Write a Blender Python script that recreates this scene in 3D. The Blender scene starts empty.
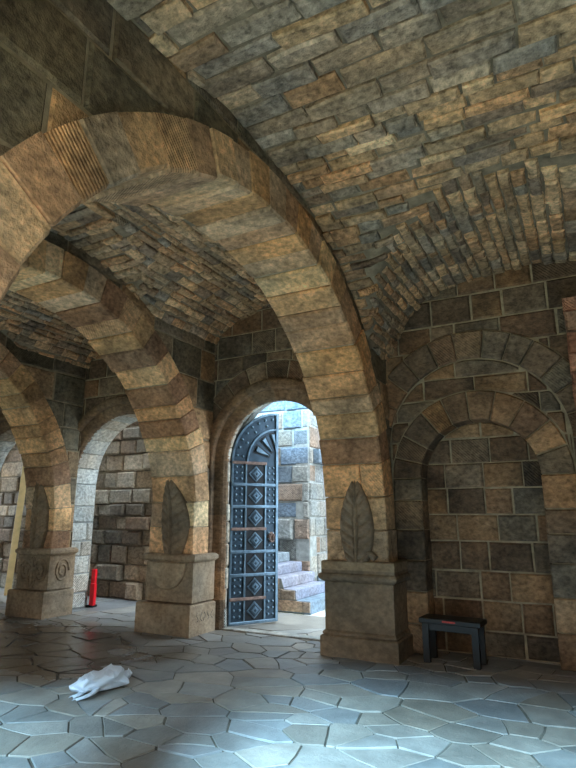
import bpy, math, random
import numpy as np
from mathutils import noise, Vector
random.seed(11); np.random.seed(11)
rnd = random.random
U = random.uniform
PI = math.pi
SC = bpy.context.scene
COL = SC.collection

def lin(c):
    return tuple((x/255/12.92) if x/255 <= .04045 else ((x/255+.055)/1.055)**2.4 for x in c)

# ------------------------------------------------------------------ materials
def new_mat(name):
    m = bpy.data.materials.new(name); m.use_nodes = True
    nt = m.node_tree; b = nt.nodes['Principled BSDF']
    return m, nt, b

def N(nt, t, **kw):
    n = nt.nodes.new(t)
    for k, v in kw.items():
        if k in n.inputs: n.inputs[k].default_value = v
        else: setattr(n, k, v)
    return n

def stone_mat(name, grain=1.0, bump=.6, stain=.55, rough=.88, scale=1.0, sat=1.0, streak=0.0):
    """stones carry their own colour in the attribute Col (alpha = tooling marks)"""
    m, nt, b = new_mat(name); L = nt.links.new
    ca = N(nt, 'ShaderNodeVertexColor', layer_name='Col')
    geo = N(nt, 'ShaderNodeNewGeometry')
    n1 = N(nt, 'ShaderNodeTexNoise', Scale=2.3*scale, Detail=6.0, Roughness=.62)
    n2 = N(nt, 'ShaderNodeTexNoise', Scale=17*scale, Detail=5.0, Roughness=.65)
    n3 = N(nt, 'ShaderNodeTexNoise', Scale=70*scale, Detail=3.0, Roughness=.6)
    mp = N(nt, 'ShaderNodeMapping'); mp.inputs['Scale'].default_value = (1, 1, 1.25)
    L(geo.outputs['Position'], mp.inputs['Vector'])
    L(geo.outputs['Position'], n1.inputs['Vector']); L(mp.outputs[0], n2.inputs['Vector']); L(geo.outputs['Position'], n3.inputs['Vector'])
    r1 = N(nt, 'ShaderNodeMapRange'); r1.inputs[1].default_value = .3; r1.inputs[2].default_value = .7
    r1.inputs[3].default_value = 1-stain; r1.inputs[4].default_value = 1+stain*.75
    L(n1.outputs[0], r1.inputs[0])
    r2 = N(nt, 'ShaderNodeMapRange'); r2.inputs[1].default_value = .28; r2.inputs[2].default_value = .72
    r2.inputs[3].default_value = 1-.55*grain; r2.inputs[4].default_value = 1+.55*grain
    L(n2.outputs[0], r2.inputs[0])
    mu = N(nt, 'ShaderNodeMath', operation='MULTIPLY'); L(r1.outputs[0], mu.inputs[0]); L(r2.outputs[0], mu.inputs[1])
    vm = N(nt, 'ShaderNodeVectorMath', operation='SCALE'); L(ca.outputs[0], vm.inputs[0]); L(mu.outputs[0], vm.inputs['Scale'])
    # ochre / grey drift
    hs = N(nt, 'ShaderNodeTexNoise', Scale=1.1*scale, Detail=3.0)
    ramp = N(nt, 'ShaderNodeValToRGB')
    ramp.color_ramp.elements[0].position = .35; ramp.color_ramp.elements[0].color = (.93, .99, 1.03, 1)
    ramp.color_ramp.elements[1].position = .68; ramp.color_ramp.elements[1].color = (1.1, 1.0, .88, 1)
    L(geo.outputs['Position'], hs.inputs['Vector']); L(hs.outputs[0], ramp.inputs[0])
    mx = N(nt, 'ShaderNodeVectorMath', operation='MULTIPLY'); L(vm.outputs[0], mx.inputs[0]); L(ramp.outputs[0], mx.inputs[1])
    L(mx.outputs[0], b.inputs['Base Color'])
    b.inputs['Roughness'].default_value = rough
    b.inputs['Specular IOR Level'].default_value = .25
    # bump: grain + pits + diagonal tool strokes where alpha says so
    wv = N(nt, 'ShaderNodeTexWave', Scale=17.0, Distortion=1.2); wv.bands_direction = 'DIAGONAL'
    L(geo.outputs['Position'], wv.inputs['Vector'])
    wk = N(nt, 'ShaderNodeMath', operation='MULTIPLY'); wk.inputs[1].default_value = .5; L(ca.outputs[1], wk.inputs[0])
    wa = N(nt, 'ShaderNodeMath', operation='MULTIPLY'); L(wv.outputs[1], wa.inputs[0]); L(wk.outputs[0], wa.inputs[1])
    wb = N(nt, 'ShaderNodeMath', operation='MULTIPLY_ADD'); wb.inputs[1].default_value = 1.1; L(n2.outputs[0], wb.inputs[0]); L(wa.outputs[0], wb.inputs[2])
    wc = N(nt, 'ShaderNodeMath', operation='MULTIPLY_ADD'); wc.inputs[1].default_value = .35; L(n3.outputs[0], wc.inputs[0]); L(wb.outputs[0], wc.inputs[2])
    bp = N(nt, 'ShaderNodeBump', Strength=bump, Distance=.025); L(wc.outputs[0], bp.inputs['Height'])
    L(bp.outputs[0], b.inputs['Normal'])
    return m

def plain_mat(name, c, rough=.6, metal=0.0, bump=.0, var=.25, nscale=14, spec=.5):
    m, nt, b = new_mat(name); L = nt.links.new
    tc = N(nt, 'ShaderNodeTexCoord')
    n = N(nt, 'ShaderNodeTexNoise', Scale=nscale, Detail=5.0, Roughness=.6); L(tc.outputs['Object'], n.inputs['Vector'])
    rp = N(nt, 'ShaderNodeValToRGB')
    rp.color_ramp.elements[0].position = .3; rp.color_ramp.elements[1].position = .7
    rp.color_ramp.elements[0].color = tuple(x*(1-var) for x in c)+(1,); rp.color_ramp.elements[1].color = tuple(min(1, x*(1+var)) for x in c)+(1,)
    L(n.outputs[0], rp.inputs[0]); L(rp.outputs[0], b.inputs['Base Color'])
    b.inputs['Roughness'].default_value = rough; b.inputs['Metallic'].default_value = metal
    b.inputs['Specular IOR Level'].default_value = spec
    if bump:
        bp = N(nt, 'ShaderNodeBump', Strength=bump, Distance=.02); L(n.outputs[0], bp.inputs['Height']); L(bp.outputs[0], b.inputs['Normal'])
    return m

STONE = stone_mat('masonry_stone', bump=.75)
VAULT = stone_mat('vault_stone', bump=.9, grain=1.25, stain=.45)
CARVED = stone_mat('carved_stone', bump=.4, grain=.6, stain=.4)
OUT = stone_mat('courtyard_stone', bump=.9, grain=1.0, stain=.3)
MORTAR = plain_mat('mortar', lin((160, 142, 116)), rough=.95, bump=.6, var=.35, nscale=9, spec=.1)
DARKMORTAR = plain_mat('old_mortar', lin((138, 122, 102)), rough=.95, bump=.6, var=.45, nscale=7, spec=.1)
OUTMORTAR = plain_mat('pale_mortar', lin((150, 148, 142)), rough=.95, bump=.5, var=.3, nscale=9, spec=.1)

def floor_mat(name, mort=False):
    m, nt, b = new_mat(name); L = nt.links.new
    ca = N(nt, 'ShaderNodeVertexColor', layer_name='Col')
    geo = N(nt, 'ShaderNodeNewGeometry')
    n1 = N(nt, 'ShaderNodeTexNoise', Scale=3.0, Detail=7.0, Roughness=.65); L(geo.outputs['Position'], n1.inputs['Vector'])
    n2 = N(nt, 'ShaderNodeTexNoise', Scale=26.0, Detail=5.0, Roughness=.6); L(geo.outputs['Position'], n2.inputs['Vector'])
    r1 = N(nt, 'ShaderNodeMapRange'); r1.inputs[1].default_value = .3; r1.inputs[2].default_value = .7; r1.inputs[3].default_value = .68; r1.inputs[4].default_value = 1.28
    L(n1.outputs[0], r1.inputs[0])
    vm = N(nt, 'ShaderNodeVectorMath', operation='SCALE'); L(ca.outputs[0], vm.inputs[0]); L(r1.outputs[0], vm.inputs['Scale'])
    # a damp patch with an outline of its own between the two left-hand piers
    sp = N(nt, 'ShaderNodeSeparateXYZ'); L(geo.outputs['Position'], sp.inputs[0])
    def gauss(sock, c, w):
        a = N(nt, 'ShaderNodeMath', operation='SUBTRACT'); a.inputs[1].default_value = c; L(sock, a.inputs[0])
        d = N(nt, 'ShaderNodeMath', operation='DIVIDE'); d.inputs[1].default_value = w; L(a.outputs[0], d.inputs[0])
        q = N(nt, 'ShaderNodeMath', operation='POWER'); q.inputs[1].default_value = 2; L(d.outputs[0], q.inputs[0]); return q
    gx = gauss(sp.outputs[0], -6.6, 2.5); gy = gauss(sp.outputs[1], 5.0, 1.35)
    s = N(nt, 'ShaderNodeMath', operation='ADD'); L(gx.outputs[0], s.inputs[0]); L(gy.outputs[0], s.inputs[1])
    nw = N(nt, 'ShaderNodeTexNoise', Scale=1.3, Detail=4.0); L(geo.outputs['Position'], nw.inputs['Vector'])
    s2 = N(nt, 'ShaderNodeMath', operation='MULTIPLY_ADD'); s2.inputs[1].default_value = 1.6; L(nw.outputs[0], s2.inputs[0]); L(s.outputs[0], s2.inputs[2])
    wet = N(nt, 'ShaderNodeMapRange'); wet.inputs[1].default_value = 2.0; wet.inputs[2].default_value = 1.35; wet.inputs[3].default_value = 0; wet.inputs[4].default_value = 1
    L(s2.outputs[0], wet.inputs[0])
    mix = N(nt, 'ShaderNodeMix', data_type='RGBA'); L(wet.outputs[0], mix.inputs[0]); L(vm.outputs[0], mix.inputs[6])
    dk = N(nt, 'ShaderNodeVectorMath', operation='MULTIPLY'); dk.inputs[1].default_value = (.34, .27, .2); L(vm.outputs[0], dk.inputs[0]); L(dk.outputs[0], mix.inputs[7])
    L(mix.outputs[2], b.inputs['Base Color'])
    rr = N(nt, 'ShaderNodeMapRange'); rr.inputs[3].default_value = .36; rr.inputs[4].default_value = .12; L(wet.outputs[0], rr.inputs[0])
    r3 = N(nt, 'ShaderNodeMath', operation='MULTIPLY_ADD'); r3.inputs[1].default_value = .22; L(n1.outputs[0], r3.inputs[0]); L(rr.outputs[0], r3.inputs[2])
    L(r3.outputs[0], b.inputs['Roughness'])
    hh = N(nt, 'ShaderNodeMath', operation='MULTIPLY_ADD'); hh.inputs[1].default_value = .35; L(n2.outputs[0], hh.inputs[0]); L(n1.outputs[0], hh.inputs[2])
    b.inputs['Specular IOR Level'].default_value = .6
    bp = N(nt, 'ShaderNodeBump', Strength=.42, Distance=.03); L(hh.outputs[0], bp.inputs['Height']); L(bp.outputs[0], b.inputs['Normal'])
    return m
FLOOR = floor_mat('flagstone')

IRON = plain_mat('weathered_iron', lin((46, 62, 74)), rough=.42, metal=.5, bump=.35, var=.4, nscale=9)
IRON2 = plain_mat('raised_iron', lin((104, 124, 138)), rough=.36, metal=.65, bump=.3, var=.35, nscale=11)
IRONDARK = plain_mat('blackened_iron', lin((16, 18, 22)), rough=.6, metal=.3, bump=.2, var=.3)
RUST = plain_mat('rusty_iron', lin((128, 102, 90)), rough=.8, metal=.1, bump=.4, var=.5, nscale=16)
BLACKWOOD = plain_mat('black_bench_wood', lin((20, 18, 17)), rough=.45, bump=.15, var=.35, nscale=8)
REDMARK = plain_mat('red_mark', lin((190, 62, 52)), rough=.6, var=.3, nscale=60)
RED = plain_mat('red_plastic', lin((222, 16, 30)), rough=.4, var=.1)
BLACK = plain_mat('black_rubber', lin((14, 14, 16)), rough=.6, var=.2)
PLANK = plain_mat('pale_wood', lin((214, 178, 120)), rough=.6, var=.2, nscale=5)
BAG = plain_mat('white_plastic_bag', lin((232, 236, 242)), rough=.45, var=.03)
STEPMAT = stone_mat('step_stone', bump=.5, grain=.7, stain=.3)

# ------------------------------------------------------------------ objects
def tag(o, label=None, cat=None, group=None, kind=None):
    if label: o['label'] = label
    if cat: o['category'] = cat
    if group: o['group'] = group
    if kind: o['kind'] = kind
    return o
def empty(name, loc, rz=0, parent=None):
    o = bpy.data.objects.new(name, None); COL.objects.link(o); o.location = loc; o.rotation_euler = (0, 0, rz); o.empty_display_size = .2
    if parent: o.parent = parent
    return o

class MB:
    """collects prisms / boxes / grids and links them as ONE mesh object"""
    def __init__(s): s.v = []; s.f = []; s.c = []; s.m = []; s.sm = []
    def face(s, ids, mat=0, smooth=False): s.f.append(ids); s.m.append(mat); s.sm.append(smooth)
    def vert(s, p, c): s.v.append(tuple(p)); s.c.append(c); return len(s.v)-1
    def box(s, x0, x1, y0, y1, z0, z1, c=(1, 1, 1, 0), mat=0, b=0.0, taper=(0, 0)):
        pol = [(x0, y0), (x1, y0), (x1, y1), (x0, y1)]
        tx, ty = taper
        def mp(u, v, d):
            t = (d-z0)/max(1e-6, z1-z0); cx, cy = (x0+x1)/2, (y0+y1)/2
            return (cx+(u-cx)*(1+tx*t), cy+(v-cy)*(1+ty*t), d)
        s.prism(pol, 0, b, z1, z0, mp, c, mat, bottom=True)
    def prism(s, pol, gap, bev, d1, d0, mp, c, mat=0, bottom=False, tilt=(0, 0), back_bevel=False):
        """polygon (u,v) inset by gap, extruded from depth d0 to d1 (front, bevelled) and mapped to space"""
        if area(pol) < 0: pol = pol[::-1]
        p0 = inset(pol, gap); n = len(p0)
        if n < 3 or area(p0) < 1e-5: return
        cx = sum(p[0] for p in p0)/n; cy = sum(p[1] for p in p0)/n
        tl = lambda p: tilt[0]*(p[0]-cx)+tilt[1]*(p[1]-cy)
        rings = [[(p, d0) for p in p0]]
        if bev > 0:
            p1 = inset(pol, gap+bev)
            if len(p1) != n or area(p1) < 1e-5: p1 = p0; bev = 0
            else:
                if bottom:
                    rings = [[(p, d0) for p in p1], [(p, d0+bev) for p in p0]]
                rings.append([(p, d1-bev+tl(p)) for p in p0]); rings.append([(p, d1+tl(p)) for p in p1])
        if bev <= 0: rings.append([(p, d1+tl(p)) for p in p0])
        idx = [[s.vert(mp(p[0], p[1], d), c) for p, d in r] for r in rings]
        for a, b in zip(idx, idx[1:]):
            for i in range(n):
                j = (i+1) % n; s.face((a[i], a[j], b[j], b[i]), mat)
        s.face(tuple(idx[-1]), mat)
        if bottom: s.face(tuple(idx[0][::-1]), mat)
    def grid(s, P, c=(1, 1, 1, 0), mat=0, smooth=True, close=False):
        R = len(P); K = len(P[0]); ids = [[s.vert(p, c) for p in r] for r in P]
        for i in range(R-1):
            for j in range(K-1): s.face((ids[i][j], ids[i][j+1], ids[i+1][j+1], ids[i+1][j]), mat, smooth)
        return ids
    def tube(s, pts, r, n=8, c=(1, 1, 1, 0), mat=0, closed=False):
        pts = [Vector(p) for p in pts]; K = len(pts); rows = []
        for i, p in enumerate(pts):
            a = pts[(i-1) % K] if (closed or i > 0) else p; b = pts[(i+1) % K] if (closed or i < K-1) else p
            t = (b-a).normalized(); up = Vector((0, 0, 1)) if abs(t.z) < .9 else Vector((1, 0, 0))
            x = t.cross(up).normalized(); y = t.cross(x)
            rr = r[i] if isinstance(r, (list, tuple)) else r
            rows.append([s.vert(p+x*math.cos(2*PI*k/n)*rr+y*math.sin(2*PI*k/n)*rr, c) for k in range(n)])
        m = K if closed else K-1
        for i in range(m):
            a, b = rows[i], rows[(i+1) % K]
            for k in range(n): s.face((a[k], a[(k+1) % n], b[(k+1) % n], b[k]), mat, True)
        if not closed: s.face(tuple(rows[0][::-1]), mat); s.face(tuple(rows[-1]), mat)
    def build(s, name, mats, parent=None, weld=False, recalc=True):
        me = bpy.data.meshes.new(name); me.from_pydata(s.v, [], s.f)
        at = me.color_attributes.new('Col', 'FLOAT_COLOR', 'POINT')
        at.data.foreach_set('color', np.array(s.c, dtype=np.float32).ravel())
        for m in (mats if isinstance(mats, (list, tuple)) else [mats]): me.materials.append(m)
        me.polygons.foreach_set('material_index', s.m); me.polygons.foreach_set('use_smooth', s.sm)
        if recalc:
            import bmesh
            bm = bmesh.new(); bm.from_mesh(me)
            if weld: bmesh.ops.remove_doubles(bm, verts=bm.verts, dist=1e-5)
            bmesh.ops.recalc_face_normals(bm, faces=bm.faces); bm.to_mesh(me); bm.free()
        me.update()
        o = bpy.data.objects.new(name, me); COL.objects.link(o)
        if parent: o.parent = parent
        return o

def area(p): return .5*sum(p[i][0]*p[(i+1) % len(p)][1]-p[(i+1) % len(p)][0]*p[i][1] for i in range(len(p)))
def clean(p, e=1e-4):
    q = []
    for a in p:
        if not q or abs(a[0]-q[-1][0])+abs(a[1]-q[-1][1]) > e: q.append(a)
    if len(q) > 1 and abs(q[0][0]-q[-1][0])+abs(q[0][1]-q[-1][1]) <= e: q.pop()
    return q
def inset(p, g):
    p = clean(p); n = len(p)
    if n < 3 or g == 0: return p
    out = []
    for i in range(n):
        a, b, c = p[i-1], p[i], p[(i+1) % n]
        d1 = (b[0]-a[0], b[1]-a[1]); d2 = (c[0]-b[0], c[1]-b[1])
        l1 = math.hypot(*d1) or 1; l2 = math.hypot(*d2) or 1
        n1 = (-d1[1]/l1, d1[0]/l1); n2 = (-d2[1]/l2, d2[0]/l2)
        k = 1+n1[0]*n2[0]+n1[1]*n2[1]; k = max(k, .35)
        out.append((b[0]+g*(n1[0]+n2[0])/k, b[1]+g*(n1[1]+n2[1])/k))
    return out

BROWNS = [(112, 88, 64), (98, 80, 62), (122, 96, 66), (90, 76, 62), (104, 90, 74), (128, 104, 76), (98, 76, 58), (94, 86, 74), (114, 88, 62), (82, 70, 58)]
RIBC = [(150, 122, 86), (136, 108, 76), (160, 132, 96), (142, 112, 72), (124, 100, 76), (152, 118, 78), (132, 114, 92), (116, 88, 64), (158, 126, 80)]
VAULTC = [(134, 112, 84), (126, 106, 82), (114, 102, 90), (140, 116, 84), (130, 102, 72), (112, 100, 84), (138, 108, 76), (106, 102, 96), (134, 114, 88), (120, 98, 76), (148, 126, 96), (98, 86, 76), (130, 110, 84)]
OUTC = [(122, 120, 116), (136, 130, 122), (110, 114, 118), (142, 138, 134), (138, 118, 104), (108, 118, 130), (150, 146, 140)]
GAIN = {}
DRESSED_LIT = [(186, 180, 170), (174, 168, 158), (194, 188, 178), (178, 164, 148)]  # reveal palette lightened to stand in for daylight on the stones
def pick(pal, j=.12, tool=.12, k=1.0):
    c = lin(random.choice(pal)); f = k*U(1-j, 1+j); w = U(-.04, .04)
    if pal is not OUTC and pal is not DRESSED_LIT:
        k0 = .62 if pal is BROWNS else 1; f *= k0; l = .3*c[0]+.55*c[1]+.15*c[2]; c = tuple(x*.74+l*.26 for x in c)
    g = (1, 1, 1) if pal is OUTC or pal is DRESSED_LIT else (2.46, 2.08, 1.76)
    return (min(.8, c[0]*f*(1+w)*g[0]), min(.8, c[1]*f*g[1]), min(.8, c[2]*f*(1-w)*g[2]), U(.5, 1) if rnd() < tool else 0)

def courses(u0, u1, z0, z1, hr, lr):
    z = z0
    while z < z1-1e-3:
        h = U(*hr)
        if z1-(z+h) < hr[0]*.6: h = z1-z
        u = u0-U(0, lr[0])
        while u < u1:
            l = U(*lr)*(.75+.5*rnd()*(h/hr[1]))
            a, b = max(u, u0), min(u+l, u1)
            if b-a > .03: yield a, b, z, min(z+h, z1)
            u += l
        z += h
def clip(a, b, z0, z1, f, g, specials=(), n=8):
    """rect [a,b]x[z0,z1] kept where f(u) < z < g(u)"""
    us = sorted(set([a+(b-a)*i/n for i in range(n+1)]+[s for s in specials if a < s < b]))
    runs = []; cur = []
    for u in us:
        lo, hi = max(z0, f(u)), min(z1, g(u))
        if hi-lo > .012: cur.append((u, lo, hi))
        else:
            if len(cur) > 1: runs.append(cur)
            cur = []
    if len(cur) > 1: runs.append(cur)
    out = []
    for r in runs:
        pol = [(u, lo) for u, lo, hi in r]+[(u, hi) for u, lo, hi in r[::-1]]
        # drop collinear points
        q = []
        m = len(pol)
        for i in range(m):
            p, c, nx = pol[i-1], pol[i], pol[(i+1) % m]
            if abs((c[0]-p[0])*(nx[1]-c[1])-(c[1]-p[1])*(nx[0]-c[0])) > 1e-6: q.append(c)
        if len(q) >= 3 and abs(area(q)) > .002: out.append(q)
    return out
def arc_f(cx, zs, R):
    return lambda u: zs+math.sqrt(max(0, R*R-(u-cx)**2)) if abs(u-cx) < R-1e-9 else -1e9
INF = lambda u: 1e9
NINF = lambda u: -1e9
def masonry(mb, u0, u1, z0, z1, mp, f=NINF, g=INF, specials=(), hr=(.26, .36), lr=(.4, .7), pal=BROWNS, gap=.009, bev=.017,
            front=.0, back=-.2, rough=.012, tilt=.012, tool=.1, proud=0.0, mat=0, mortar=1, mdepth=-.016, k=1.0, j=.14):
    for a, b, c, d in courses(u0, u1, z0, z1, hr, lr):
        for pol in clip(a, b, c, d, f, g, specials):
            dd = front+U(-.2*rough, 1.5*rough)+(U(.04, .13) if rnd() < proud else 0)
            jj = [(p[0]+U(-.004, .004), p[1]+U(-.004, .004)) for p in pol]
            mb.prism(jj, gap*U(.7, 1.4), bev*U(.7, 1.5), dd, back, mp, pick(pal, j, tool, k), mat, tilt=(U(-tilt, tilt)*.7, U(-tilt, tilt)))
    if mortar is not None:
        n = max(6, int((u1-u0)/.06))
        us = sorted(set([u0+(u1-u0)*i/n for i in range(n+1)]+list(specials)))
        us = [u for u in us if u0 <= u <= u1]
        for a, b in zip(us, us[1:]):
            e = 1e-6
            la, lb = max(z0, f(a+e)), max(z0, f(b-e)); ha, hb = min(z1, g(a+e)), min(z1, g(b-e))
            if ha-la < 1e-3 and hb-lb < 1e-3: continue
            ha = max(ha, la); hb = max(hb, lb)
            q = [mb.vert(mp(a, la, mdepth+front), (1, 1, 1, 0)), mb.vert(mp(b, lb, mdepth+front), (1, 1, 1, 0)), mb.vert(mp(b, hb, mdepth+front), (1, 1, 1, 0)), mb.vert(mp(a, ha, mdepth+front), (1, 1, 1, 0))]
            q2 = [mb.vert(mp(a, la, back), (1, 1, 1, 0)), mb.vert(mp(b, lb, back), (1, 1, 1, 0)), mb.vert(mp(b, hb, back), (1, 1, 1, 0)), mb.vert(mp(a, ha, back), (1, 1, 1, 0))]
            mb.face(tuple(q), mortar); mb.face(tuple(q2[::-1]), mortar)
            mb.face((q[0], q2[0], q2[1], q[1]), mortar); mb.face((q[3], q[2], q2[2], q2[3]), mortar)
            mb.face((q[0], q[3], q2[3], q2[0]), mortar); mb.face((q[1], q2[1], q2[2], q[2]), mortar)
def ring(mb, cx, zs, r0, r1, mp, zbot, seg=.27, front=.03, back=-.2, pal=BROWNS, gap=.008, bev=.014, tool=.12, jamb=(.26, .36), mat=0, rough=.008, a0=0.0, a1=PI, k=1.0, bond=0.0):
    """voussoirs of an arch and, below its springing, the jamb stones"""
    a = a0
    n = max(5, int(round((a1-a0)*(r0+r1)/2/seg)))
    ws = [U(.82, 1.18) for _ in range(n)]; t = sum(ws)
    for w in ws:
        b = a+(a1-a0)*w/t; K = 4
        ro = r1+(U(-bond, bond) if bond else 0)
        pol = [(cx+r0*math.cos(a+(b-a)*i/K), zs+r0*math.sin(a+(b-a)*i/K)) for i in range(K+1)]
        pol += [(cx+ro*math.cos(b-(b-a)*i/K), zs+ro*math.sin(b-(b-a)*i/K)) for i in range(K+1)]
        mb.prism(pol, gap*U(.7, 1.3), bev, front+U(-rough, rough), back, mp, pick(pal, .14, tool, k), mat, tilt=(U(-.015, .015), U(-.015, .015)))
        a = b
    if zbot is not None:
        for s in (-1, 1):
            z = zbot
            while z < zs-1e-3:
                h = U(*jamb)
                if zs-(z+h) < jamb[0]*.6: h = zs-z
                pol = [(cx+s*r0, z), (cx+s*(r1+U(-bond, bond)), z), (cx+s*r1, z+h), (cx+s*r0, z+h)]
                mb.prism(pol, gap*U(.7, 1.3), bev, front+U(-rough, rough), back, mp, pick(pal, .14, tool, k), mat, tilt=(U(-.012, .012), U(-.012, .012)))
                z += h
def sweep_arch(mb, cx, zs, prof, zbot, mp, mat=0, n=40, pal=BROWNS, seg=.4, k=1.0):
    """moulding swept along jamb-arch-jamb; prof = list of (radius, depth); cut into stones of their own colour"""
    path = []
    nz = 6
    for i in range(nz): path.append(('j', 1, zbot+(zs-zbot)*i/nz))
    for i in range(n+1): path.append(('a', PI*i/n, 0))
    for i in range(nz-1, -1, -1): path.append(('j', -1, zbot+(zs-zbot)*i/nz))
    prev = None; col = pick(pal, .15, 0, k); run = 0
    for kind, a, z in path:
        row = []
        for r, d in prof:
            if kind == 'j': row.append((cx+a*r, z, d))
            else: row.append((cx+r*math.cos(a), zs+r*math.sin(a), d))
        if prev:
            run += math.dist(prev[0][:2], row[0][:2])
            ia = [mb.vert(mp(*p), col) for p in prev]; ib = [mb.vert(mp(*p), col) for p in row]
            for i in range(len(prof)-1): mb.face((ia[i], ia[i+1], ib[i+1], ib[i]), mat, False)
            if run > seg: run = 0; col = pick(pal, .15, 0, k)
        prev = row

# ------------------------------------------------------------------ the plan
WY = 6.8                                    # inner face of the long back wall
RIBS = [(-2.85, -2.08), (-5.60, -4.82), (-8.32, -7.62)]
AC, AZ, AR, AT = 3.75, 1.47, 2.58, .34      # arch centre, springing, radius, ring depth
wall_mp = lambda u, v, d: (u, WY-d, v)      # d grows into the hall

DOOR = (-3.85, 2.33, .84)
WIN = (-6.76, 2.08, 1.13)
WIN3 = (-9.62, 2.08, 1.10)
NIC = (-1.11, 1.99, .66)
NIO = (-1.12, 2.375)
# vault heights
def z1(y):
    if y >= 3.5:
        t = 3.1**2-(y-3.75)**2
        return AZ+math.sqrt(t) if t > 0.3 else 1.9
    return 4.56+.06*math.exp(-((y-3.0)/.5)**2)-.07*(3.5-y)
def z2(x):
    if x > -2.45:
        d = x+.35; z = 4.47-.117*d*d; e = max(0, -1.45-x)
        return z-1.3*e*e-(0 if x < 0.9 else .5*(x-.9)**2)
    c = -3.83 if x > -5.2 else (-6.61 if x > -7.95 else -9.5)
    d = abs(x-c); return 4.61-.36*d*d-1.5*max(0, d-.8)**2
def vz(x, y):
    a, b = z1(y), z2(x); k = .06
    h = max(k-abs(a-b), 0)/k
    return max(a, b)+h*h*k*.25
YN = 0.3                                    # outer edge of the vault towards the yard

# ------------------------------------------------------------------ back wall
mb = MB()
fs = [arc_f(DOOR[0], DOOR[1], 1.42), arc_f(WIN[0], WIN[1], 1.42), arc_f(WIN3[0], WIN3[1], 1.42), arc_f(NIO[0], NIO[1], 1.38)]
sp = []
for c, R in ((DOOR[0], 1.42), (WIN[0], 1.42), (WIN3[0], 1.42), (NIO[0], 1.38)): sp += [c-R+1e-5, c-R-1e-5, c+R-1e-5, c+R+1e-5]
F = lambda u: max(f(u) for f in fs)
masonry(mb, -12.6, 2.6, 0, 4.88, wall_mp, F, INF, sp, hr=(.27, .38), lr=(.36, .66), back=-.5, tool=.12)
for (c, zs, r) in (DOOR, WIN, WIN3):
    ring(mb, c, zs, r+.27, 1.425, wall_mp, 0, seg=.30, front=.0, back=-.5, pal=BROWNS, tool=.35, k=1.2)
# mortar behind the rings
for (c, zs, r0, r1) in ((DOOR[0], DOOR[1], DOOR[2]+.2, 1.42), (WIN[0], WIN[1], WIN[2]+.1, 1.42), (WIN3[0], WIN3[1], WIN3[2]+.1, 1.42), (NIC[0], NIC[1], NIC[2]+.02, 1.03), (NIO[0], NIO[1], 1.0, 1.38)):
    sweep_arch(mb, c, zs, [(r0, -.3), (r0, -.02), (r1, -.02)], 0, wall_mp, mat=1)
# blind arch: outer ring, filling, inner ring
ring(mb, NIO[0], NIO[1], 1.03, 1.38, wall_mp, 0, seg=.29, front=.045, back=-.3, pal=BROWNS, tool=.3, k=1.3)
masonry(mb, NIO[0]-1.03, NIO[0]+1.03, 0, 4, wall_mp, arc_f(NIC[0], NIC[1], 1.02), lambda u: NIO[1]+math.sqrt(max(0, 1.03**2-(u-NIO[0])**2)) if abs(u-NIO[0]) < 1.03 else 0,
        [NIC[0]-1.02+1e-5, NIC[0]+1.02-1e-5], hr=(.22, .26), lr=(.4, .75), back=-.3, front=.0)
ring(mb, NIC[0], NIC[1], NIC[2], 1.02, wall_mp, 0, seg=.26, front=.02, back=-.34, pal=BROWNS, tool=.3, k=1.2)
nd = -.26
masonry(mb, NIC[0]-NIC[2]-.02, NIC[0]+NIC[2]+.02, 0, 2.7, wall_mp, NINF, lambda u: NIC[1]+math.sqrt(max(0, (NIC[2]+.02)**2-(u-NIC[0])**2)), hr=(.26, .34), lr=(.36, .6), front=nd, back=-.5, tool=.05)
# stones round the two door openings: rolled moulding, reveal
for (c, zs, r, w) in ((DOOR[0], DOOR[1], DOOR[2], .30), (WIN[0], WIN[1], WIN[2], .30), (WIN3[0], WIN3[1], WIN3[2], .30)):
    pr = [(r+w, -.05), (r+w, .05)]
    for i in range(9):
        a = PI*i/8; pr.append((r+w-.075+.075*math.cos(a), .05+.05*math.sin(a)))
    pr += [(r+w-.15, .0), (r+.06, -.03), (r+.03, -.05), (r, -.09), (r, -.14)]
    sweep_arch(mb, c, zs, pr, 0, wall_mp, 0, n=48, pal=[(88, 70, 52), (80, 66, 50), (96, 76, 54), (84, 72, 58)], seg=.38)
wall_back = mb.build('wall_back', [STONE, MORTAR])
tag(wall_back, 'long wall of squared brown stone blocks with a round-headed doorway and a blind arch', 'wall', kind='structure')

# reveals of the openings (dressed stones in the wall thickness, daylight put into their paler colour)
mb = MB()
for (c, zs, r), y1, pal in ((DOOR, 7.0, DRESSED_LIT), (WIN, 7.42, DRESSED_LIT), (WIN3, 7.42, DRESSED_LIT)):
    y0 = WY+.10
    for side in (1, -1):
        mp = lambda u, v, d, side=side: (c+side*(r-d), u, v)
        masonry(mb, y0, y1, 0, zs, mp, hr=(.24, .34), lr=(1, 1.2), pal=pal, front=0, back=-.3, gap=.008, mortar=1, tool=.4)
    n = 13
    for i in range(n):
        a, b = PI*i/n, PI*(i+1)/n; K = 3
        mp = lambda u, v, d: (c+(r-d)*math.cos(v/r), u, zs+(r-d)*math.sin(v/r))
        pol = [(y0, a*r), (y1, a*r)]+[(y1, r*(a+(b-a)*q/K)) for q in (1, 2)]+[(y1, b*r), (y0, b*r)]+[(y0, r*(b-(b-a)*q/K)) for q in (1, 2)]
        mb.prism(pol, .006, .01, 0, -.3, mp, pick(pal, .12, .3), 0)
tag(mb.build('trim_1', [OUT, OUTMORTAR]), 'dressed stones lining the thickness of the archways, daylight worked into their pale colour', 'door surround', kind='structure')

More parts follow.
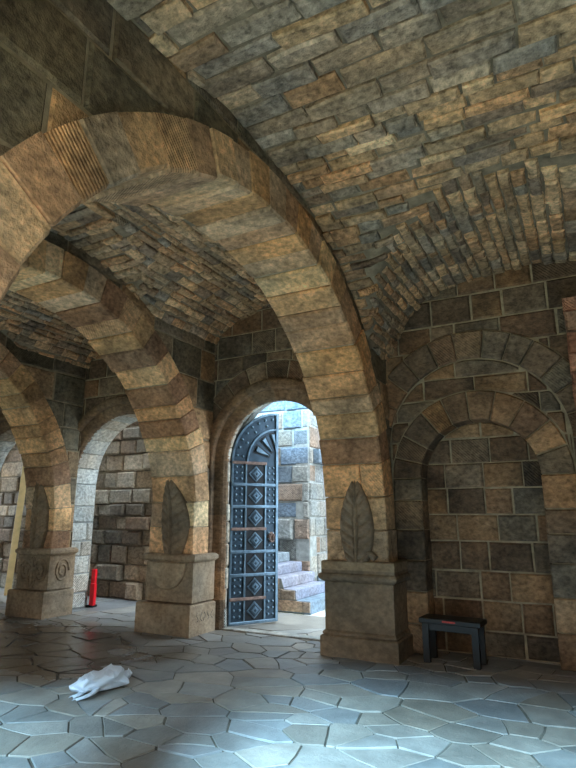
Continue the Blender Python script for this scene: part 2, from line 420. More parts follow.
# outer body of the back wall (its far side, towards the courtyard)
mb = MB()
out_mp = lambda u, v, d: (u, 7.44+d, v)
fo = [arc_f(DOOR[0], DOOR[1], 1.0), arc_f(WIN[0], WIN[1], WIN[2]+.02), arc_f(WIN3[0], WIN3[1], WIN3[2]+.02)]
so = []
for c, R in ((DOOR[0], 1.0), (WIN[0], WIN[2]+.02), (WIN3[0], WIN3[2]+.02)): so += [c-R+1e-5, c-R-1e-5, c+R-1e-5, c+R+1e-5]
masonry(mb, -12.6, 2.6, 0, 4.9, out_mp, lambda u: max(f(u) for f in fo), INF, so, hr=(.3, .4), lr=(.5, .8), pal=OUTC, back=-.14, tool=.3)
# cheeks between the door frame and the outer face
for s in (-1, 1): mb.box(min(DOOR[0]+s*.98, DOOR[0]+s*1.3), max(DOOR[0]+s*.98, DOOR[0]+s*1.3), 6.99, 7.43, 0, 2.3, pick(OUTC), 0)
tag(mb.build('wall_outer', [OUT, OUTMORTAR]), 'outer face of the hall wall towards the courtyard', 'wall', kind='structure')

# ------------------------------------------------------------------ vault
mb = MB()
GRX = {}
def nrm(x, y):
    e = .02; dx = (vz(x+e, y)-vz(x-e, y))/(2*e); dy = (vz(x, y+e)-vz(x, y-e))/(2*e)
    dx = max(-1.5, min(1.5, dx)); dy = max(-2.5, min(2.5, dy))
    l = math.sqrt(1+dx*dx+dy*dy); return (dx/l, dy/l, -1/l)
def vpt(x, y, d):
    n = nrm(x, y); z = vz(x, y); return (x+n[0]*d, y+n[1]*d, z+n[2]*d)
def table(fn, a, b, n=500):
    xs = [a+(b-a)*i/n for i in range(n+1)]; s = [0]
    for p, q in zip(xs, xs[1:]): s.append(s[-1]+math.hypot(q-p, min(.2, abs(fn(q)-fn(p)))))
    return xs, s
BAYS = [(-2.14, 2.6), (-4.88, -2.79), (-7.68, -5.54), (-12.6, -8.26)]
ys, ysarc = table(z1, YN, WY)
for bi, (xa, xb) in enumerate(BAYS):
    # courses along the hall
    s = 0
    while s < ysarc[-1]:
        yv = np.interp(s, ysarc, ys)
        h = U(.085, .145) if yv > 3.3 else U(.14, .24)
        y0, y1 = np.interp([s, min(s+h, ysarc[-1])], ysarc, ys)
        x = xa-U(0, .3)
        while x < xb:
            l = U(.2, .5) if yv > 3.3 else U(.3, .62)
            a, b = max(x, xa), min(x+l, xb)
            xm, ym = (a+b)/2, (y0+y1)/2
            if b-a > .04 and z1(ym) >= z2(xm)-.005:
                grey = yv < 3.5 and rnd() < .75
                c = pick([(114, 106, 96), (108, 102, 96), (122, 110, 94), (112, 100, 86)] if grey else VAULTC, .2, .015)
                j = lambda: U(-.012, .012)
                pol = [(a+j(), y0+j()), (xm, y0+j()), (b+j(), y0+j()), (b+j(), y1+j()), (xm, y1+j()), (a+j(), y1+j())]
                dd = U(0, .045)
                mb.prism(pol, U(.006, .012), U(.012, .022), dd, -.1, vpt, c, 0, tilt=(U(-.03, .03), U(-.1, .1)))
            x += l
        s += h
    # courses running out to the wall
    xs, xarc = table(z2, xa, xb)
    s = 0
    while s < xarc[-1]:
        h = U(.09, .15)
        x0, x1 = np.interp([s, min(s+h, xarc[-1])], xarc, xs)
        y = YN-U(0, .3)
        while y < WY:
            l = U(.14, .4); a, b = max(y, YN), min(y+l, WY)
            xm, ym = (x0+x1)/2, (a+b)/2
            if b-a > .04 and x1-x0 > .03 and z1(ym) < z2(xm)-.005:
                j = lambda: U(-.01, .01)
                pol = [(x0+j(), a+j()), (x1+j(), a+j()), (x1+j(), ym), (x1+j(), b+j()), (x0+j(), b+j()), (x0+j(), ym)]
                mb.prism(pol, U(.006, .012), U(.012, .022), U(0, .045), -.1, vpt, pick(VAULTC, .2, .01), 0, tilt=(U(-.1, .1), U(-.03, .03)))
            y += l
        s += h
    nx, ny = max(20, int((xb-xa)/.08)), 72
    P = [[vpt(xa+(xb-xa)*i/nx, YN+(WY+.05-YN)*j/ny, -.012) for i in range(nx+1)] for j in range(ny+1)]
    mb.grid(P, mat=1, smooth=True)
ceil = mb.build('ceiling', [VAULT, DARKMORTAR], recalc=False)
tag(ceil, 'rough stone groin vault over the hall', 'ceiling', kind='structure')
# unseen roof slab added over the vault to stop light leaks
mb = MB(); mb.box(-12.9, 2.9, YN-.05, 7.44, 4.9, 5.0, pick(OUTC), 0)
tag(mb.build('ceiling_light_seal', [OUT]), kind='structure')

# ------------------------------------------------------------------ arches
def rib_pt(s):
    """point / inward normal along the intrados: s from the floor at the wall side"""
    if s < AZ: return (AC+AR, s), (-1, 0)
    t = (s-AZ)/AR
    if t < PI: return (AC+AR*math.cos(t), AZ+AR*math.sin(t)), (-math.cos(t), -math.sin(t))
    return (AC-AR, AZ-(s-AZ-PI*AR)), (1, 0)
RLEN = 2*AZ+PI*AR

def leaf_mesh(mb, x0, z0, w, h, y, c, bend=0.0, veins=7, half=False):
    R, K = 90, 44
    P = []
    for i in range(R+1):
        s = i/R
        wd = w/2*((.62+.38*math.sin(min(1, s/.38)*PI/2)) if s < .38 else math.cos((s-.38)/.62*PI/2)**.85 if s < 1 else 0)
        row = []
        for k in range(K+1):
            t = -1+2*k/K
            if half and t < 0: tt = t*.55
            else: tt = t
            e = abs(t)
            ph = s*veins-e*1.15
            vein = abs(math.sin(PI*ph))**.7
            d = .062*max(0, 1-e**6)**.5*(.45+.55*vein)*(.55+.45*min(1, wd/(w*.25)))
            tip = min(1, (1-s)/.1)
            if e < .09: d = .075*(.5+.5*min(1, wd/(w*.25)))
            elif e < .16: d *= .35
            edge = 1 if e < .999 else 0
            row.append((x0+bend*s*s+tt*wd, y-max(0, d)*edge*tip+.012+(0 if edge else .05), z0+h*s+e*.0))
        P.append(row)
    mb.grid(P, c, smooth=True)

def relief_tube(mb, pts, r, c): mb.tube(pts, r, 6, c)

LABELS = ['nearest stone arch of tan voussoirs, springing from the pier left of the black bench',
          'middle stone arch, springing from the pier at the left side of the iron door',
          'farthest stone arch at the left edge, its pedestal carved with scrolls']
for ri, (xa, xb) in enumerate(RIBS):
    root = empty('stone_arch', ((xa+xb)/2, 6.55, 0))
    tag(root, LABELS[ri], 'arch', 'transverse stone arches across the hall')
    ox, oy = (xa+xb)/2, 6.55
    off = lambda x, y, z: (x-ox, y-oy, z)
    # voussoirs
    mb = MB()
    def rmp(u, v, d):
        (y, z), n = rib_pt(v); return off(u, y+n[0]*d, z+n[1]*d)
    s = 1.02
    while s < RLEN-.3:
        l = U(.2, .33) if s > 2.2 else U(.28, .4)
        K = 3
        e = U(-.012, .012)
        v = [s+l*i/K for i in range(K+1)]
        pol = [(xa+e, q) for q in v][::-1]+[(xb+e, q) for q in v]
        split = s < 1.9 and rnd() < .5
        if split:
            xm = U(xa+.25, xb-.25)
            for p, q in ((xa, xm), (xm, xb)):
                mb.prism([(p+e, s), (q+e, s), (q+e, s+l), (p+e, s+l)], .006, .014, U(-.006, .012), -AT, rmp, pick(RIBC, .14, .15), 0)
        else:
            mb.prism(pol, .006, .02, U(-.016, .024), -AT-U(0, .02), rmp, pick(RIBC, .15, .1), 0, tilt=(U(-.012, .012), U(-.02, .02)))
        s += l
    # mortar core
    n = 90
    P = []
    for i in range(n+1):
        v = RLEN*i/n
        P.append([rmp(xa+.035, v, -AT+.01), rmp(xa+.035, v, -.028), rmp(xb-.035, v, -.028), rmp(xb-.035, v, -AT+.01)])
    mb.grid(P, mat=1, smooth=False)
    mb.build('arch_ring', [STONE, MORTAR], root)
    # spandrel masonry
    mb = MB()
    RO = AR+AT-.03
    f = lambda y: AZ+math.sqrt(max(0, RO*RO-(y-AC)**2)) if abs(y-AC) < RO else -1e9
    gx = lambda y: max(vz(xa-.1, y), vz(xb+.1, y))+.12
    sps = [AC-RO+1e-5, AC-RO-1e-5, AC+RO-1e-5, AC+RO+1e-5]
    smp = lambda u, v, d: off(xb-.06+d, u, v)
    masonry(mb, AC-RO-.28, WY-.01, 0, 4.85, smp, f, gx, sps, hr=(.38, .5), lr=(.45, .95), back=-(xb-xa-.12)/2, rough=.006, gap=.009, tool=.3,
            pal=[(112, 90, 62), (84, 80, 68), (72, 68, 56), (122, 100, 72), (96, 86, 70), (84, 78, 68)])
    smp2 = lambda u, v, d: off(xa+.06-d, u, v)
    masonry(mb, AC-RO-.28, WY-.01, 0, 4.85, smp2, f, gx, sps, hr=(.38, .5), lr=(.45, .95), back=-(xb-xa-.12)/2, rough=.006, gap=.009, tool=.2)
    mb.build('spandrel', [STONE, MORTAR], root)
    # pedestals
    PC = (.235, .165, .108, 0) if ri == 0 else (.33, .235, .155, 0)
    fy = 6.25
    if ri == 0:
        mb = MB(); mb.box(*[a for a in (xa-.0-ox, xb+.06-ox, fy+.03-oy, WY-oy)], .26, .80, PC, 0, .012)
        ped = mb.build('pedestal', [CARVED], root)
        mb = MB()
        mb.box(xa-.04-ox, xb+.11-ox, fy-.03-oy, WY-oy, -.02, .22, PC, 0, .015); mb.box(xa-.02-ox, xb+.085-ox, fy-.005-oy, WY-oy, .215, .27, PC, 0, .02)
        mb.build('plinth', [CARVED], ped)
        mb = MB()
        prof = [(0.0, .795), (.012, .80), (.05, .83), (.062, .86), (.05, .885), (.03, .895), (.03, .93)]
        P = []
        for d, z in prof:
            P.append([(xa-d-ox, WY-oy, z), (xa-d-ox, fy+.03-d-oy, z), (xb+.06+d-ox, fy+.03-d-oy, z), (xb+.06+d-ox, WY-oy, z)])
        mb.grid(P, PC, smooth=False)
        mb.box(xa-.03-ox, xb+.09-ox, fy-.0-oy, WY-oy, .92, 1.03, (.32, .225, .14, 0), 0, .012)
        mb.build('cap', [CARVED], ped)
    else:
        e = 0.0
        mb = MB(); mb.box(xa-.0-ox, xb+.03-ox, fy+.05-oy, WY-oy, .40, .93, PC, 0, .012)
        if ri == 1:     # raised half disc
            pol = [((xa+xb)/2+.0-ox-.31*math.cos(PI*i/24), .92-.36*math.sin(PI*i/24)) for i in range(25)]
            mb.prism(pol, 0, .015, .045, 0, lambda u, v, d: (u, fy+.05-oy-d, v), (.37, .27, .18, 0), 0)
        else:           # carved scrolls
            for cx, sgn in ((xa+.2, 1), (xb-.17, -1)):
                pts = []
                for i in range(40):
                    a = i/39*4.2*PI; r = .17*(1-i/39*.8); pts.append((cx+sgn*r*math.cos(a)-ox, fy+.05-oy, .68+r*1.15*math.sin(a)))
                mb.tube(pts, .026, 6, PC)
            mb.tube([((xa+xb)/2-ox, fy+.05-oy, .44+.02*i) for i in range(23)], .03, 6, PC)
            for sg in (-1, 1):
                mb.tube([((xa+xb)/2+sg*(.02+.09*math.sin(i/14*PI))-ox, fy+.05-oy, .44+.032*i) for i in range(15)], .022, 6, PC)
            pts = [(xb+.03-ox, fy+.3+(.14*(1-i/30*.75))*math.cos(i/30*3.6*PI)-oy, .68+(.2*(1-i/30*.75))*math.sin(i/30*3.6*PI)) for i in range(31)]
            mb.tube(pts, .02, 6, PC)
        ped = mb.build('pedestal', [CARVED], root)
        mb = MB(); mb.box(xa-.09-ox, xb+.06-ox, fy-.03-oy, WY-oy, -.02, .39, PC, 0, .018)
        if ri == 1:     # worn incised scratches on the lit end
            for q in range(5):
                y0 = fy+.14+q*.08
                mb.tube([(xb+.058-ox, y0+.02*math.sin(t*1.3+q*2)-oy, .17+.022*t) for t in range(6)], .006, 5, (.1, .09, .08, 0))
        mb.build('plinth', [CARVED], ped)
        mb = MB(); mb.box(xa-.05-ox, xb+.09-ox, fy-.0-oy, WY-oy, .93, 1.03, PC, 0, .03)
        mb.build('cap', [CARVED], ped)
    # leaf
    mb = MB()
    LC = (.235, .165, .11, 0)
    if ri == 0:
        leaf_mesh(mb, -2.44-ox, 1.02, .42, .99, 6.292-oy, LC, .0, 8)
        mb.tube([(-2.42+.05*i-ox, 6.30-oy, 1.06+.07*math.sin(i/4*PI)**1) for i in range(5)], .04, 8, LC)
    elif ri == 1: leaf_mesh(mb, xa+.42-ox, 1.03, .62, 1.08, 6.292-oy, LC, -.1, 9, True)
    else: leaf_mesh(mb, xa+.36-ox, 1.03, .5, 1.2, 6.292-oy, LC, -.06, 9, True)
    mb.build('carved_leaf', [CARVED], root)

# reddish pilaster at the right end of the blind arch
mb = MB()
z = 0
while z < 3.82:
    h = U(.2, .3); h = min(h, 3.86-z)
    mb.prism([(.03, z), (.75, z), (.75, z+h), (.03, z+h)], .006, .02, 6.45+U(-.012, .012), WY, lambda u, v, d: (u-.06+U(-.01, .01), d, v), pick([(128, 84, 66), (118, 78, 60), (112, 86, 70), (136, 94, 74)], .12, .2), 0)
    z += h
tag(mb.build('stone_pilaster', [STONE]), 'reddish stone pilaster at the right edge beside the blind arch', 'pilaster')

# ------------------------------------------------------------------ floor
def voronoi(pts, bbox, R):
    cells = []
    A = np.array(pts)
    for i, p in enumerate(pts):
        d = np.hypot(A[:, 0]-p[0], A[:, 1]-p[1]); nb = [k for k in np.argsort(d)[1:30] if d[k] < R*2]
        pol = [(p[0]-R, p[1]-R), (p[0]+R, p[1]-R), (p[0]+R, p[1]+R), (p[0]-R, p[1]+R)]
        for k in nb:
            q = pts[k]; mx, my = (p[0]+q[0])/2, (p[1]+q[1])/2; nx, ny = q[0]-p[0], q[1]-p[1]
            sd = [(v[0]-mx)*nx+(v[1]-my)*ny for v in pol]
            out = []
            for a in range(len(pol)):
                b = (a+1) % len(pol)
                if sd[a] <= 0: out.append(pol[a])
                if sd[a]*sd[b] < 0:
                    t = sd[a]/(sd[a]-sd[b]); out.append((pol[a][0]+t*(pol[b][0]-pol[a][0]), pol[a][1]+t*(pol[b][1]-pol[a][1])))
            pol = out
            if len(pol) < 3: break
        if len(pol) >= 3: cells.append((p, pol))
    return cells
def warp(x, y):
    v = noise.noise_vector(Vector((x*1.7, y*1.7, 3.1))); w = noise.noise_vector(Vector((x*5, y*5, 9.2)))
    return (x+v.x*.06+w.x*.022, y+v.y*.06+w.y*.022)
def paving(x0, x1, y0, y1, dens, dmin, pal, name, mats, gap=.008, asp=1.0):
    X0, X1 = x0, x1; x0, x1 = x0/asp, x1/asp
    pts = []
    n = int((x1-x0)*(y1-y0)*dens); tries = 0
    grid = {}
    while len(pts) < n and tries < n*40:
        tries += 1
        p = (U(x0, x1), U(y0, y1)); k = (int(p[0]/dmin), int(p[1]/dmin))
        near = dmin*(.55 if rnd() < .3 else 1)
        if any(math.hypot(p[0]-q[0], p[1]-q[1]) < near for a in (-1, 0, 1) for b in (-1, 0, 1) for q in grid.get((k[0]+a, k[1]+b), [])): continue
        pts.append(p); grid.setdefault(k, []).append(p)
    mb = MB()
    for p, pol in voronoi(pts, None, 1.2):
        q = []
        for i in range(len(pol)):
            a, b = pol[i], pol[(i+1) % len(pol)]
            m = max(1, int(math.dist(a, b)/.14))
            for t in range(m): q.append(warp((a[0]+(b[0]-a[0])*t/m)*asp, a[1]+(b[1]-a[1])*t/m))
        mb.prism(q, gap*U(.5, 1.6), .003, U(-.004, .004), -.06, lambda u, v, d: (u, v, d), pick(pal, .16, 0), 0, tilt=(U(-.008, .008), U(-.008, .008)))
    ids = [mb.vert((x, y, -.011), (.13, .115, .095, 0)) for x, y in ((X0, y0), (X1, y0), (X1, y1), (X0, y1))]
    mb.face(tuple(ids), 1)
    return mb.build(name, mats)
FM = plain_mat('floor_joint', lin((104, 96, 84)), rough=.9, bump=.5, var=.5, nscale=4, spec=.2)
FC = [(94, 99, 101), (89, 95, 99), (98, 99, 96), (84, 90, 95), (101, 102, 100), (94, 93, 88), (86, 91, 93)]
fl = paving(-13, 2.7, -1.6, 7.3, 12, .2, FC, 'floor', [FLOOR, FM], asp=1.35)
yard = paving(-13, 6, -8.2, -1.6, 4, .4, [(190, 160, 122), (200, 172, 132), (184, 158, 126)], 'floor_yard_bounce', [FLOOR, FM])  # unseen paving, coloured tan so its bounce warms the vault
tag(yard, 'unseen paved yard on the open side of the hall, tinted warm to bounce light inside', 'floor', kind='structure')
tag(fl, 'crazy paving of grey flagstones', 'floor', kind='structure')
fo_ = paving(-14, 1, 7.0, 14, 6.5, .3, [(168, 166, 158), (180, 176, 166), (160, 160, 156)], 'floor_courtyard', [FLOOR, FM])
fo_.location.z = -.03
tag(fo_, 'pale paved courtyard beyond the doorway', 'floor', kind='structure')
# threshold
mb = MB(); mb.box(DOOR[0]-.84, DOOR[0]+.9, 6.86, 7.02, -.04, .022, (.42, .38, .33, 0), 0, .008)
tag(mb.build('trim_2', [CARVED]), 'worn stone door sill', 'sill', kind='structure')

# ------------------------------------------------------------------ iron door leaf
HX, HY, DW = DOOR[0]-DOOR[2]+.01, 6.99, .80
ANG = math.radians(58)
door = empty('door_1', (HX, HY, .03), ANG)
tag(door, 'open iron door leaf with studs and diamond panels in the round-headed doorway', 'door', kind='structure')
ZS = DOOR[1]-.03
dmp = lambda u, v, d: (u, -d, v)           # d towards the hall side
def dtop(u): return ZS+math.sqrt(max(0, DW*DW-(DW-u)**2))
mb = MB()
us = [DW*i/30 for i in range(31)]
pol = [(0, 0), (DW, 0)]+[(u, dtop(u)) for u in us[::-1]]
mb.prism(pol, 0, .006, 0, -.05, dmp, (1, 1, 1, 0), 0, bottom=True)
mb.build('door_panel', [IRON], door)
# border strips
c0, c1 = .26, .56
mb = MB()
mb.prism([(.0, 0), (.035, 0), (.035, ZS), (.0, ZS)], 0, .005, .022, 0, dmp, (1, 1, 1, 0))
mb.prism([(c0-.03, 0), (c0, 0), (c0, ZS), (c0-.03, ZS)], 0, .005, .022, 0, dmp, (1, 1, 1, 0))
mb.prism([(c1, 0), (c1+.03, 0), (c1+.03, ZS), (c1, ZS)], 0, .005, .022, 0, dmp, (1, 1, 1, 0))
mb.prism([(DW-.05, 0), (DW-.005, 0), (DW-.005, ZS+.78), (DW-.05, ZS+.78)], 0, .005, .026, 0, dmp, (1, 1, 1, 0))
K = 24
pol = [(DW-(DW-.0)*math.cos(PI/2*i/K), ZS+(DW)*math.sin(PI/2*i/K)) for i in range(K+1)]+[(DW-(DW-.035)*math.cos(PI/2*i/K), ZS+(DW-.035)*math.sin(PI/2*i/K)) for i in range(K, -1, -1)]
mb.prism(pol, 0, .004, .022, 0, dmp, (1, 1, 1, 0))
pol = [(DW-(DW-.25)*math.cos(PI/2*i/K), ZS+(DW-.25)*math.sin(PI/2*i/K)) for i in range(K+1)]+[(DW-(DW-.28)*math.cos(PI/2*i/K), ZS+(DW-.28)*math.sin(PI/2*i/K)) for i in range(K, -1, -1)]
mb.prism(pol, 0, .004, .022, 0, dmp, (1, 1, 1, 0))
mb.build('border_strips', [IRON2], door)
RH = (ZS-.03)/7
for r in range(8):
    z = .02+RH*r
    rust = r in (1, 4, 7)
    mb = MB(); mb.prism([(.01, z-.02), (c1+.03 if rust else DW-.05, z-.02), (c1+.03 if rust else DW-.05, z+.022), (.01, z+.022)], 0, .006, .034 if rust else .03, 0, dmp, (1, 1, 1, 0))
    o = mb.build('strap', [RUST if rust else IRON2], door)
    if rust: o['label'] = 'rusty iron strap'
for r in range(7):
    z0, z1_ = .045+RH*r, RH*(r+1)-.005
    mb = MB(); mb.prism([(c0+.004, z0), (c1-.004, z0), (c1-.004, z1_), (c0+.004, z1_)], 0, 0, .004, 0, dmp, (1, 1, 1, 0))
    mb.build('sunk_panel', [IRONDARK], door)
    cx, cz = (c0+c1)/2, (z0+z1_)/2
    R = .118
    mb = MB()
    for k, (rr, d) in enumerate(((R*1.05, .02), (R*.8, .036), (R*.5, .048), (R*.2, .06))):
        mb.prism([(cx, cz-rr), (cx+rr, cz), (cx, cz+rr), (cx-rr, cz)], 0, .006, d, 0, dmp, (1, 1, 1, 0), k % 2)
    mb.build('diamond_boss', [IRON2, IRON], door)
# fan of the head
mb0 = None
for a0, a1 in ((14, 34), (42, 60), (68, 84)):
    A0, A1 = math.radians(a0), math.radians(a1); r0, r1 = .16, .46
    pol = [(DW-r0*math.cos(A0), ZS+.04+r0*math.sin(A0)), (DW-r1*math.cos(A0), ZS+.04+r1*math.sin(A0)), (DW-r1*math.cos(A1), ZS+.04+r1*math.sin(A1)), (DW-r0*math.cos(A1), ZS+.04+r0*math.sin(A1))]
    mb = MB(); mb.prism(pol, 0, 0, .005, 0, dmp, (1, 1, 1, 0)); mb.build('sunk_panel', [IRONDARK], door)
    mb = MB(); mb.prism(inset(pol if area(pol) > 0 else pol[::-1], .028), 0, .008, .03, 0, dmp, (1, 1, 1, 0)); mb.build('fan_blade', [IRON2], door)
# studs
mb = MB()
P = []
for i in range(4):
    a = PI/2*i/3; P.append([(.022*math.cos(a)*math.cos(2*PI*k/8), -.022*math.sin(a), .022*math.cos(a)*math.sin(2*PI*k/8)) for k in range(9)])
mb.grid(P); stud0 = mb.build('stud', [IRON2], door, weld=True)
pos = []
for r in range(7):
    for q in range(3):
        z = .03+RH*r+RH*(.24+.27*q)
        for u in (.085, .175, .64, .715): pos.append((u, z))
for i in range(8):
    a = math.radians(8+i*10.5)
    for rr in ((DW-.10, ) if i % 2 else (DW-.09, DW-.185)): pos.append((DW-rr*math.cos(a), ZS+rr*math.sin(a)))
for i, (u, z) in enumerate(pos[:98]):
    o = stud0 if i == 0 else stud0.copy()
    if i: COL.objects.link(o)
    o.parent = door; o.location = (u, 0, z)
# ring handle
mb = MB()
hz = RH*4-.1
mb.prism([(.685+.055*math.cos(2*PI*i/12), hz+.075*math.sin(2*PI*i/12)) for i in range(12)], 0, .006, .02, 0, dmp, (1, 1, 1, 0))
h = mb.build('handle_plate', [RUST], door); h['label'] = 'rusty oval handle plate'
mb = MB(); mb.tube([(.685+.042*math.cos(2*PI*i/18), -.04, hz-.01+.06*math.sin(2*PI*i/18)) for i in range(18)], .011, 8, closed=True)
mb.build('ring', [RUST], h)

# ------------------------------------------------------------------ courtyard: stairs and walls
st = empty('stone_staircase', (-4.6, 9.3, 0))
tag(st, 'blue-grey stone steps rising to the left in the courtyard beyond the iron door', 'stairs')
for i in range(7):
    xr = -4.19-.268*i; z0, z1_ = .17*i, .17*(i+1)
    mb = MB(); c = (.24+U(-.02, .02), .26+U(-.02, .02), .30, 0)
    mb.box(-6.5+4.6, xr+4.6, 8.66-9.3, 9.96-9.3, z0-(.03 if i == 0 else 0), z1_+.002, c, 0, .014)
    mb.build('step', [STEPMAT], st)
mb = MB(); masonry(mb, -6.5, -4.19, 0, 1.19, lambda u, v, d: (u+4.6, 8.64-9.3-d, v), NINF, lambda u: .165+.17*max(0, math.floor((-4.19-u)/.268)), hr=(.16, .18), lr=(.4, .7), pal=[(120, 104, 92), (104, 94, 86)], back=-.02, rough=.003, bev=.006, gap=.004)
mb.build('stringer', [OUT, OUTMORTAR], st)

mb = MB()
masonry(mb, -9.5, -4.84, 0, 4.9, lambda u, v, d: (u, 10.0-d, v), hr=(.3, .46), lr=(.42, .8), pal=OUTC, proud=.18, rough=.03, back=-.3, tool=.4, gap=.012, bev=.02)
masonry(mb, 10.0, 14.0, 0, 4.9, lambda u, v, d: (-4.84+d, u, v), hr=(.3, .46), lr=(.42, .8), pal=OUTC, proud=.1, rough=.03, back=-.3, tool=.4, gap=.012, bev=.02)
tag(mb.build('wall_courtyard', [OUT, OUTMORTAR]), 'pale rough block wall behind the outdoor steps', 'wall', kind='structure')
mb = MB()
wx = -5.45
fw = lambda u: -1e9
masonry(mb, -6.5, .5, 0, 5.2, lambda u, v, d: (u, 12.2-d, v), hr=(.22, .34), lr=(.3, .6), pal=OUTC, proud=.1, rough=.03, back=-.4, tool=.3, gap=.012)
tag(mb.build('wall_far', [OUT, OUTMORTAR]), 'far wall of the courtyard', 'wall', kind='structure')
mb = MB()
mb.box(-5.62, -5.30, 12.02, 12.3, 2.05, 2.12, (.3, .28, .24, 0)); mb.box(-5.62, -5.30, 12.02, 12.3, 2.5, 2.58, (.3, .28, .24, 0))
mb.box(-5.62, -5.56, 12.02, 12.3, 2.05, 2.58, (.3, .28, .24, 0)); mb.box(-5.36, -5.30, 12.02, 12.3, 2.05, 2.58, (.3, .28, .24, 0))
mb.box(-5.56, -5.36, 12.1, 12.3, 2.12, 2.5, (.02, .02, .02, 0))
tag(mb.build('window_1', [CARVED]), 'small dark window with a stone frame in the far courtyard wall', 'window', kind='structure')
# rough wall right behind the left-hand archways
mb = MB()
masonry(mb, -13.5, -6.6, 0, 3.7, lambda u, v, d: (u, 8.42-d, v), hr=(.24, .36), lr=(.3, .62), pal=[(98, 90, 78), (84, 80, 74), (112, 100, 84), (92, 78, 64), (120, 112, 100)], proud=.38, rough=.045, back=-.35, tool=.3, gap=.012, bev=.022)
tag(mb.build('wall_bossed', [OUT, DARKMORTAR]), 'rough wall with jutting blocks behind the left archway', 'wall', kind='structure')

# ------------------------------------------------------------------ unseen shell (yard side and ends), mostly added to steer the daylight
mb = MB()
masonry(mb, -12.6, -2.9, 0, 5.2, lambda u, v, d: (u, .6+d, v), lambda u: max(arc_f(c, 1.2, .96)(u) for c in (-3.83, -6.6, -9.5)), specials=[c+q+e for c in (-3.83, -6.6, -9.5) for q in (-.96, .96) for e in (-1e-5, 1e-5)], hr=(.3, .42), lr=(.5, .9), back=-.4, mortar=1)  # unseen wall, arches sized to set how far light reaches inside
masonry(mb, -2.9, 2.6, 3.2, 5.2, lambda u, v, d: (u, .3+d, v), hr=(.3, .42), lr=(.5, .9), back=-.3, mortar=1)  # low lintel added to keep front light off the back wall
tag(mb.build('wall_front_light_mask', [STONE, MORTAR]), kind='structure')
mb = MB(); masonry(mb, -2.6, 7.4, 0, 5.4, lambda u, v, d: (2.62-d, u, v), hr=(.3, .42), lr=(.5, .9), back=-.4); tag(mb.build('wall_right_light_block', [STONE, MORTAR]), kind='structure')  # unseen wall added to block light from the right
mb = MB(); masonry(mb, .5, 7.4, 0, 5.4, lambda u, v, d: (-12.6+d, u, v), hr=(.3, .42), lr=(.5, .9), back=-.4); tag(mb.build('wall_left', [STONE, MORTAR]), kind='structure')
mb = MB(); masonry(mb, -12, 6, 0, 6.0, lambda u, v, d: (u, -8.0+d, v), hr=(.3, .42), lr=(.5, .9), back=-.4); tag(mb.build('wall_yard_light_block', [STONE, MORTAR]), kind='structure')  # unseen wall added to hide the low sky from the hall

# ------------------------------------------------------------------ bench
bn = empty('bench', (-1.46, 6.57, 0), math.radians(-4))
tag(bn, 'small black wooden bench standing against the blind arch', 'bench')
mb = MB(); mb.box(-.33, .33, -.15, .15, .40, .455, (1, 1, 1, 0), 0, .008); seat = mb.build('seat', [BLACKWOOD], bn)
mb = MB(); mb.box(-.07, .07, -.155, -.149, .424, .442, (1, 1, 1, 0)); o = mb.build('red_mark', [REDMARK], seat); o['label'] = 'worn red mark on the seat edge'
for sx in (-1, 1):
    for sy in (-1, 1):
        mb = MB(); x = sx*.265; y = sy*.115; mb.box(x-.035, x+.035, y-.025, y+.025, 0, .401, (1, 1, 1, 0), 0, .005); mb.build('leg', [BLACKWOOD], bn)
mb = MB(); mb.box(-.24, .24, -.125, -.10, .33, .401, (1, 1, 1, 0), 0, .004); mb.build('apron', [BLACKWOOD], bn)

# ------------------------------------------------------------------ red stand
rs = empty('red_stand', (-7.80, 7.44, 0), math.radians(10))
tag(rs, 'red upright board stand at the jamb of the left archway', 'stand')
mb = MB(); mb.box(-.07, .0, .02, .08, .1, .62, (1, 1, 1, 0), 0, .008); mb.build('upright_board', [RED], rs)
mb = MB(); mb.box(-.03, .055, -.05, .02, .03, .39, (1, 1, 1, 0), 0, .01); mb.build('front_board', [RED], rs)
mb = MB(); mb.box(-.1, .04, -.04, .09, 0, .035, (1, 1, 1, 0), 0, .008); o = mb.build('foot', [BLACK], rs); o['label'] = 'black foot'

# ------------------------------------------------------------------ leaning plank
pa, pb = Vector((-10.3, 7.62, .02)), Vector((-9.72, 7.3, 2.62))
d = (pb-pa); ln = d.length
mb = MB(); mb.box(-.06, .06, -.02, .02, 0, ln, (1, 1, 1, 0), 0, .004)
pk = mb.build('wooden_plank', [PLANK]); pk.location = pa
pk.rotation_mode = 'QUATERNION'; pk.rotation_quaternion = d.to_track_quat('Z', 'Y')
tag(pk, 'pale wooden plank leaning behind the scroll-carved pedestal at the left edge', 'plank')

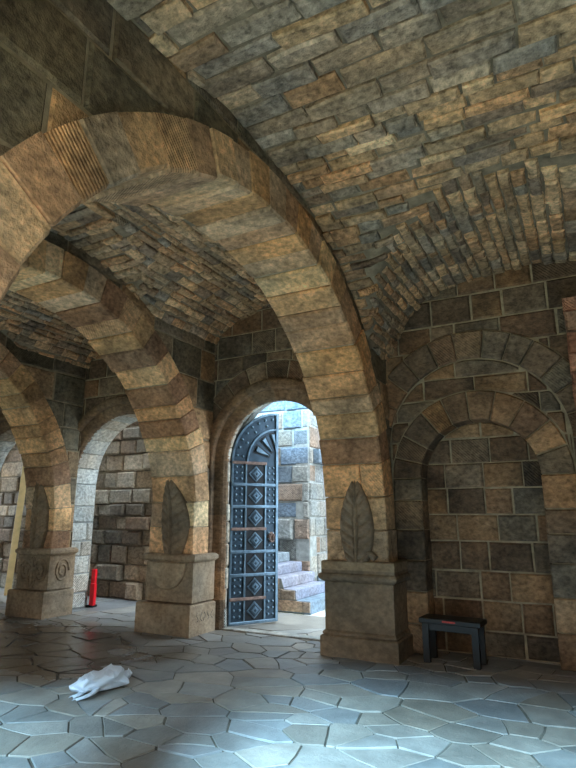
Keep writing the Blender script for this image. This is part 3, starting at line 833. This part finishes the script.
# ------------------------------------------------------------------ plastic bag
mb = MB()
R, K = 30, 60
P = []
for i in range(R+1):
    row = []
    for k in range(K+1):
        a = 2*PI*(k % K)/K; v = i/R
        rr = math.sin(PI*v)**.5
        x = rr*math.cos(a)*.31*(1+.14*math.cos(2*a+.6)); y = rr*math.sin(a)*.21*(1+.2*math.sin(3*a+1)); q = .5*(1-math.cos(PI*v))
        n = noise.noise_vector(Vector((x*6+3, y*6, q*2)))
        cr = 1-abs(noise.noise(Vector((x*9+1, y*9+5, q))))*2.2; cr2 = 1-abs(noise.noise(Vector((x*22+7, y*22, 4))))*2
        hz = q*.115*(.55+.5*math.cos(a+2.6))+q*(.055*cr+.02*cr2)
        row.append((x+n.x*.09*(.4+q), y+n.y*.09*(.4+q), max(.003, hz+.004)))
    P.append(row)
mb.grid(P, smooth=False)
bag = mb.build('plastic_bag', [BAG], None, weld=True)
tag(bag, 'crumpled white plastic carrier bag lying on the flagstones', 'bag')
bag.location = (-4.17, 4.2, 0); bag.rotation_euler = (0, 0, math.radians(98))
for sy, ln_ in ((-.085, .26), (.05, .22)):
    mb = MB(); rows = []
    for i in range(12):
        t = i/11; x = -.2-ln_*t; y = sy*(1-.5*t)-.05*math.sin(t*3); w = .035*(1-.35*t); z = .04*(1-t)+.012
        rows.append([(x, y-w, z), (x+.005, y-w*.4, z+.016), (x, y+w*.4, z+.012), (x, y+w, z)])
    mb.grid(rows); b = mb.build('bag_handle', [BAG], bag)
    md = b.modifiers.new('thickness', 'SOLIDIFY'); md.thickness = .004

# ------------------------------------------------------------------ light
w = bpy.data.worlds.new('sky'); SC.world = w; w.use_nodes = True
nt = w.node_tree; bg = nt.nodes['Background']
bg.inputs[0].default_value = (.64, .83, 1.0, 1); bg.inputs[1].default_value = 8.5
sun = bpy.data.lights.new('bright_sky', 'SUN'); sun.energy = 25.0; sun.color = (.33, .68, 1.0); sun.angle = math.radians(17)
so_ = bpy.data.objects.new('bright_sky', sun); COL.objects.link(so_)
el, az = math.radians(35), math.radians(8)    # light travels towards +Y and a little to the left
dv = Vector((-math.sin(az)*math.cos(el), math.cos(az)*math.cos(el), -math.sin(el)))
so_.rotation_euler = dv.to_track_quat('-Z', 'Y').to_euler()

# ------------------------------------------------------------------ camera
cam = bpy.data.cameras.new('camera'); co = bpy.data.objects.new('camera', cam); COL.objects.link(co)
f_px = 555.; pitch = math.atan((515-384)/f_px)
cam.sensor_fit = 'HORIZONTAL'; cam.sensor_width = 36; cam.lens = 36*f_px/576; cam.clip_start = .05
co.location = (0, 0, 1.55)
co.rotation_euler = (PI/2+pitch, 0, math.radians(28))
SC.camera = co
SC.view_settings.view_transform = 'Standard'; SC.view_settings.look = 'None'; SC.view_settings.gamma = 1; SC.view_settings.exposure = .12
SC.cycles.diffuse_bounces = 7; SC.cycles.max_bounces = 10
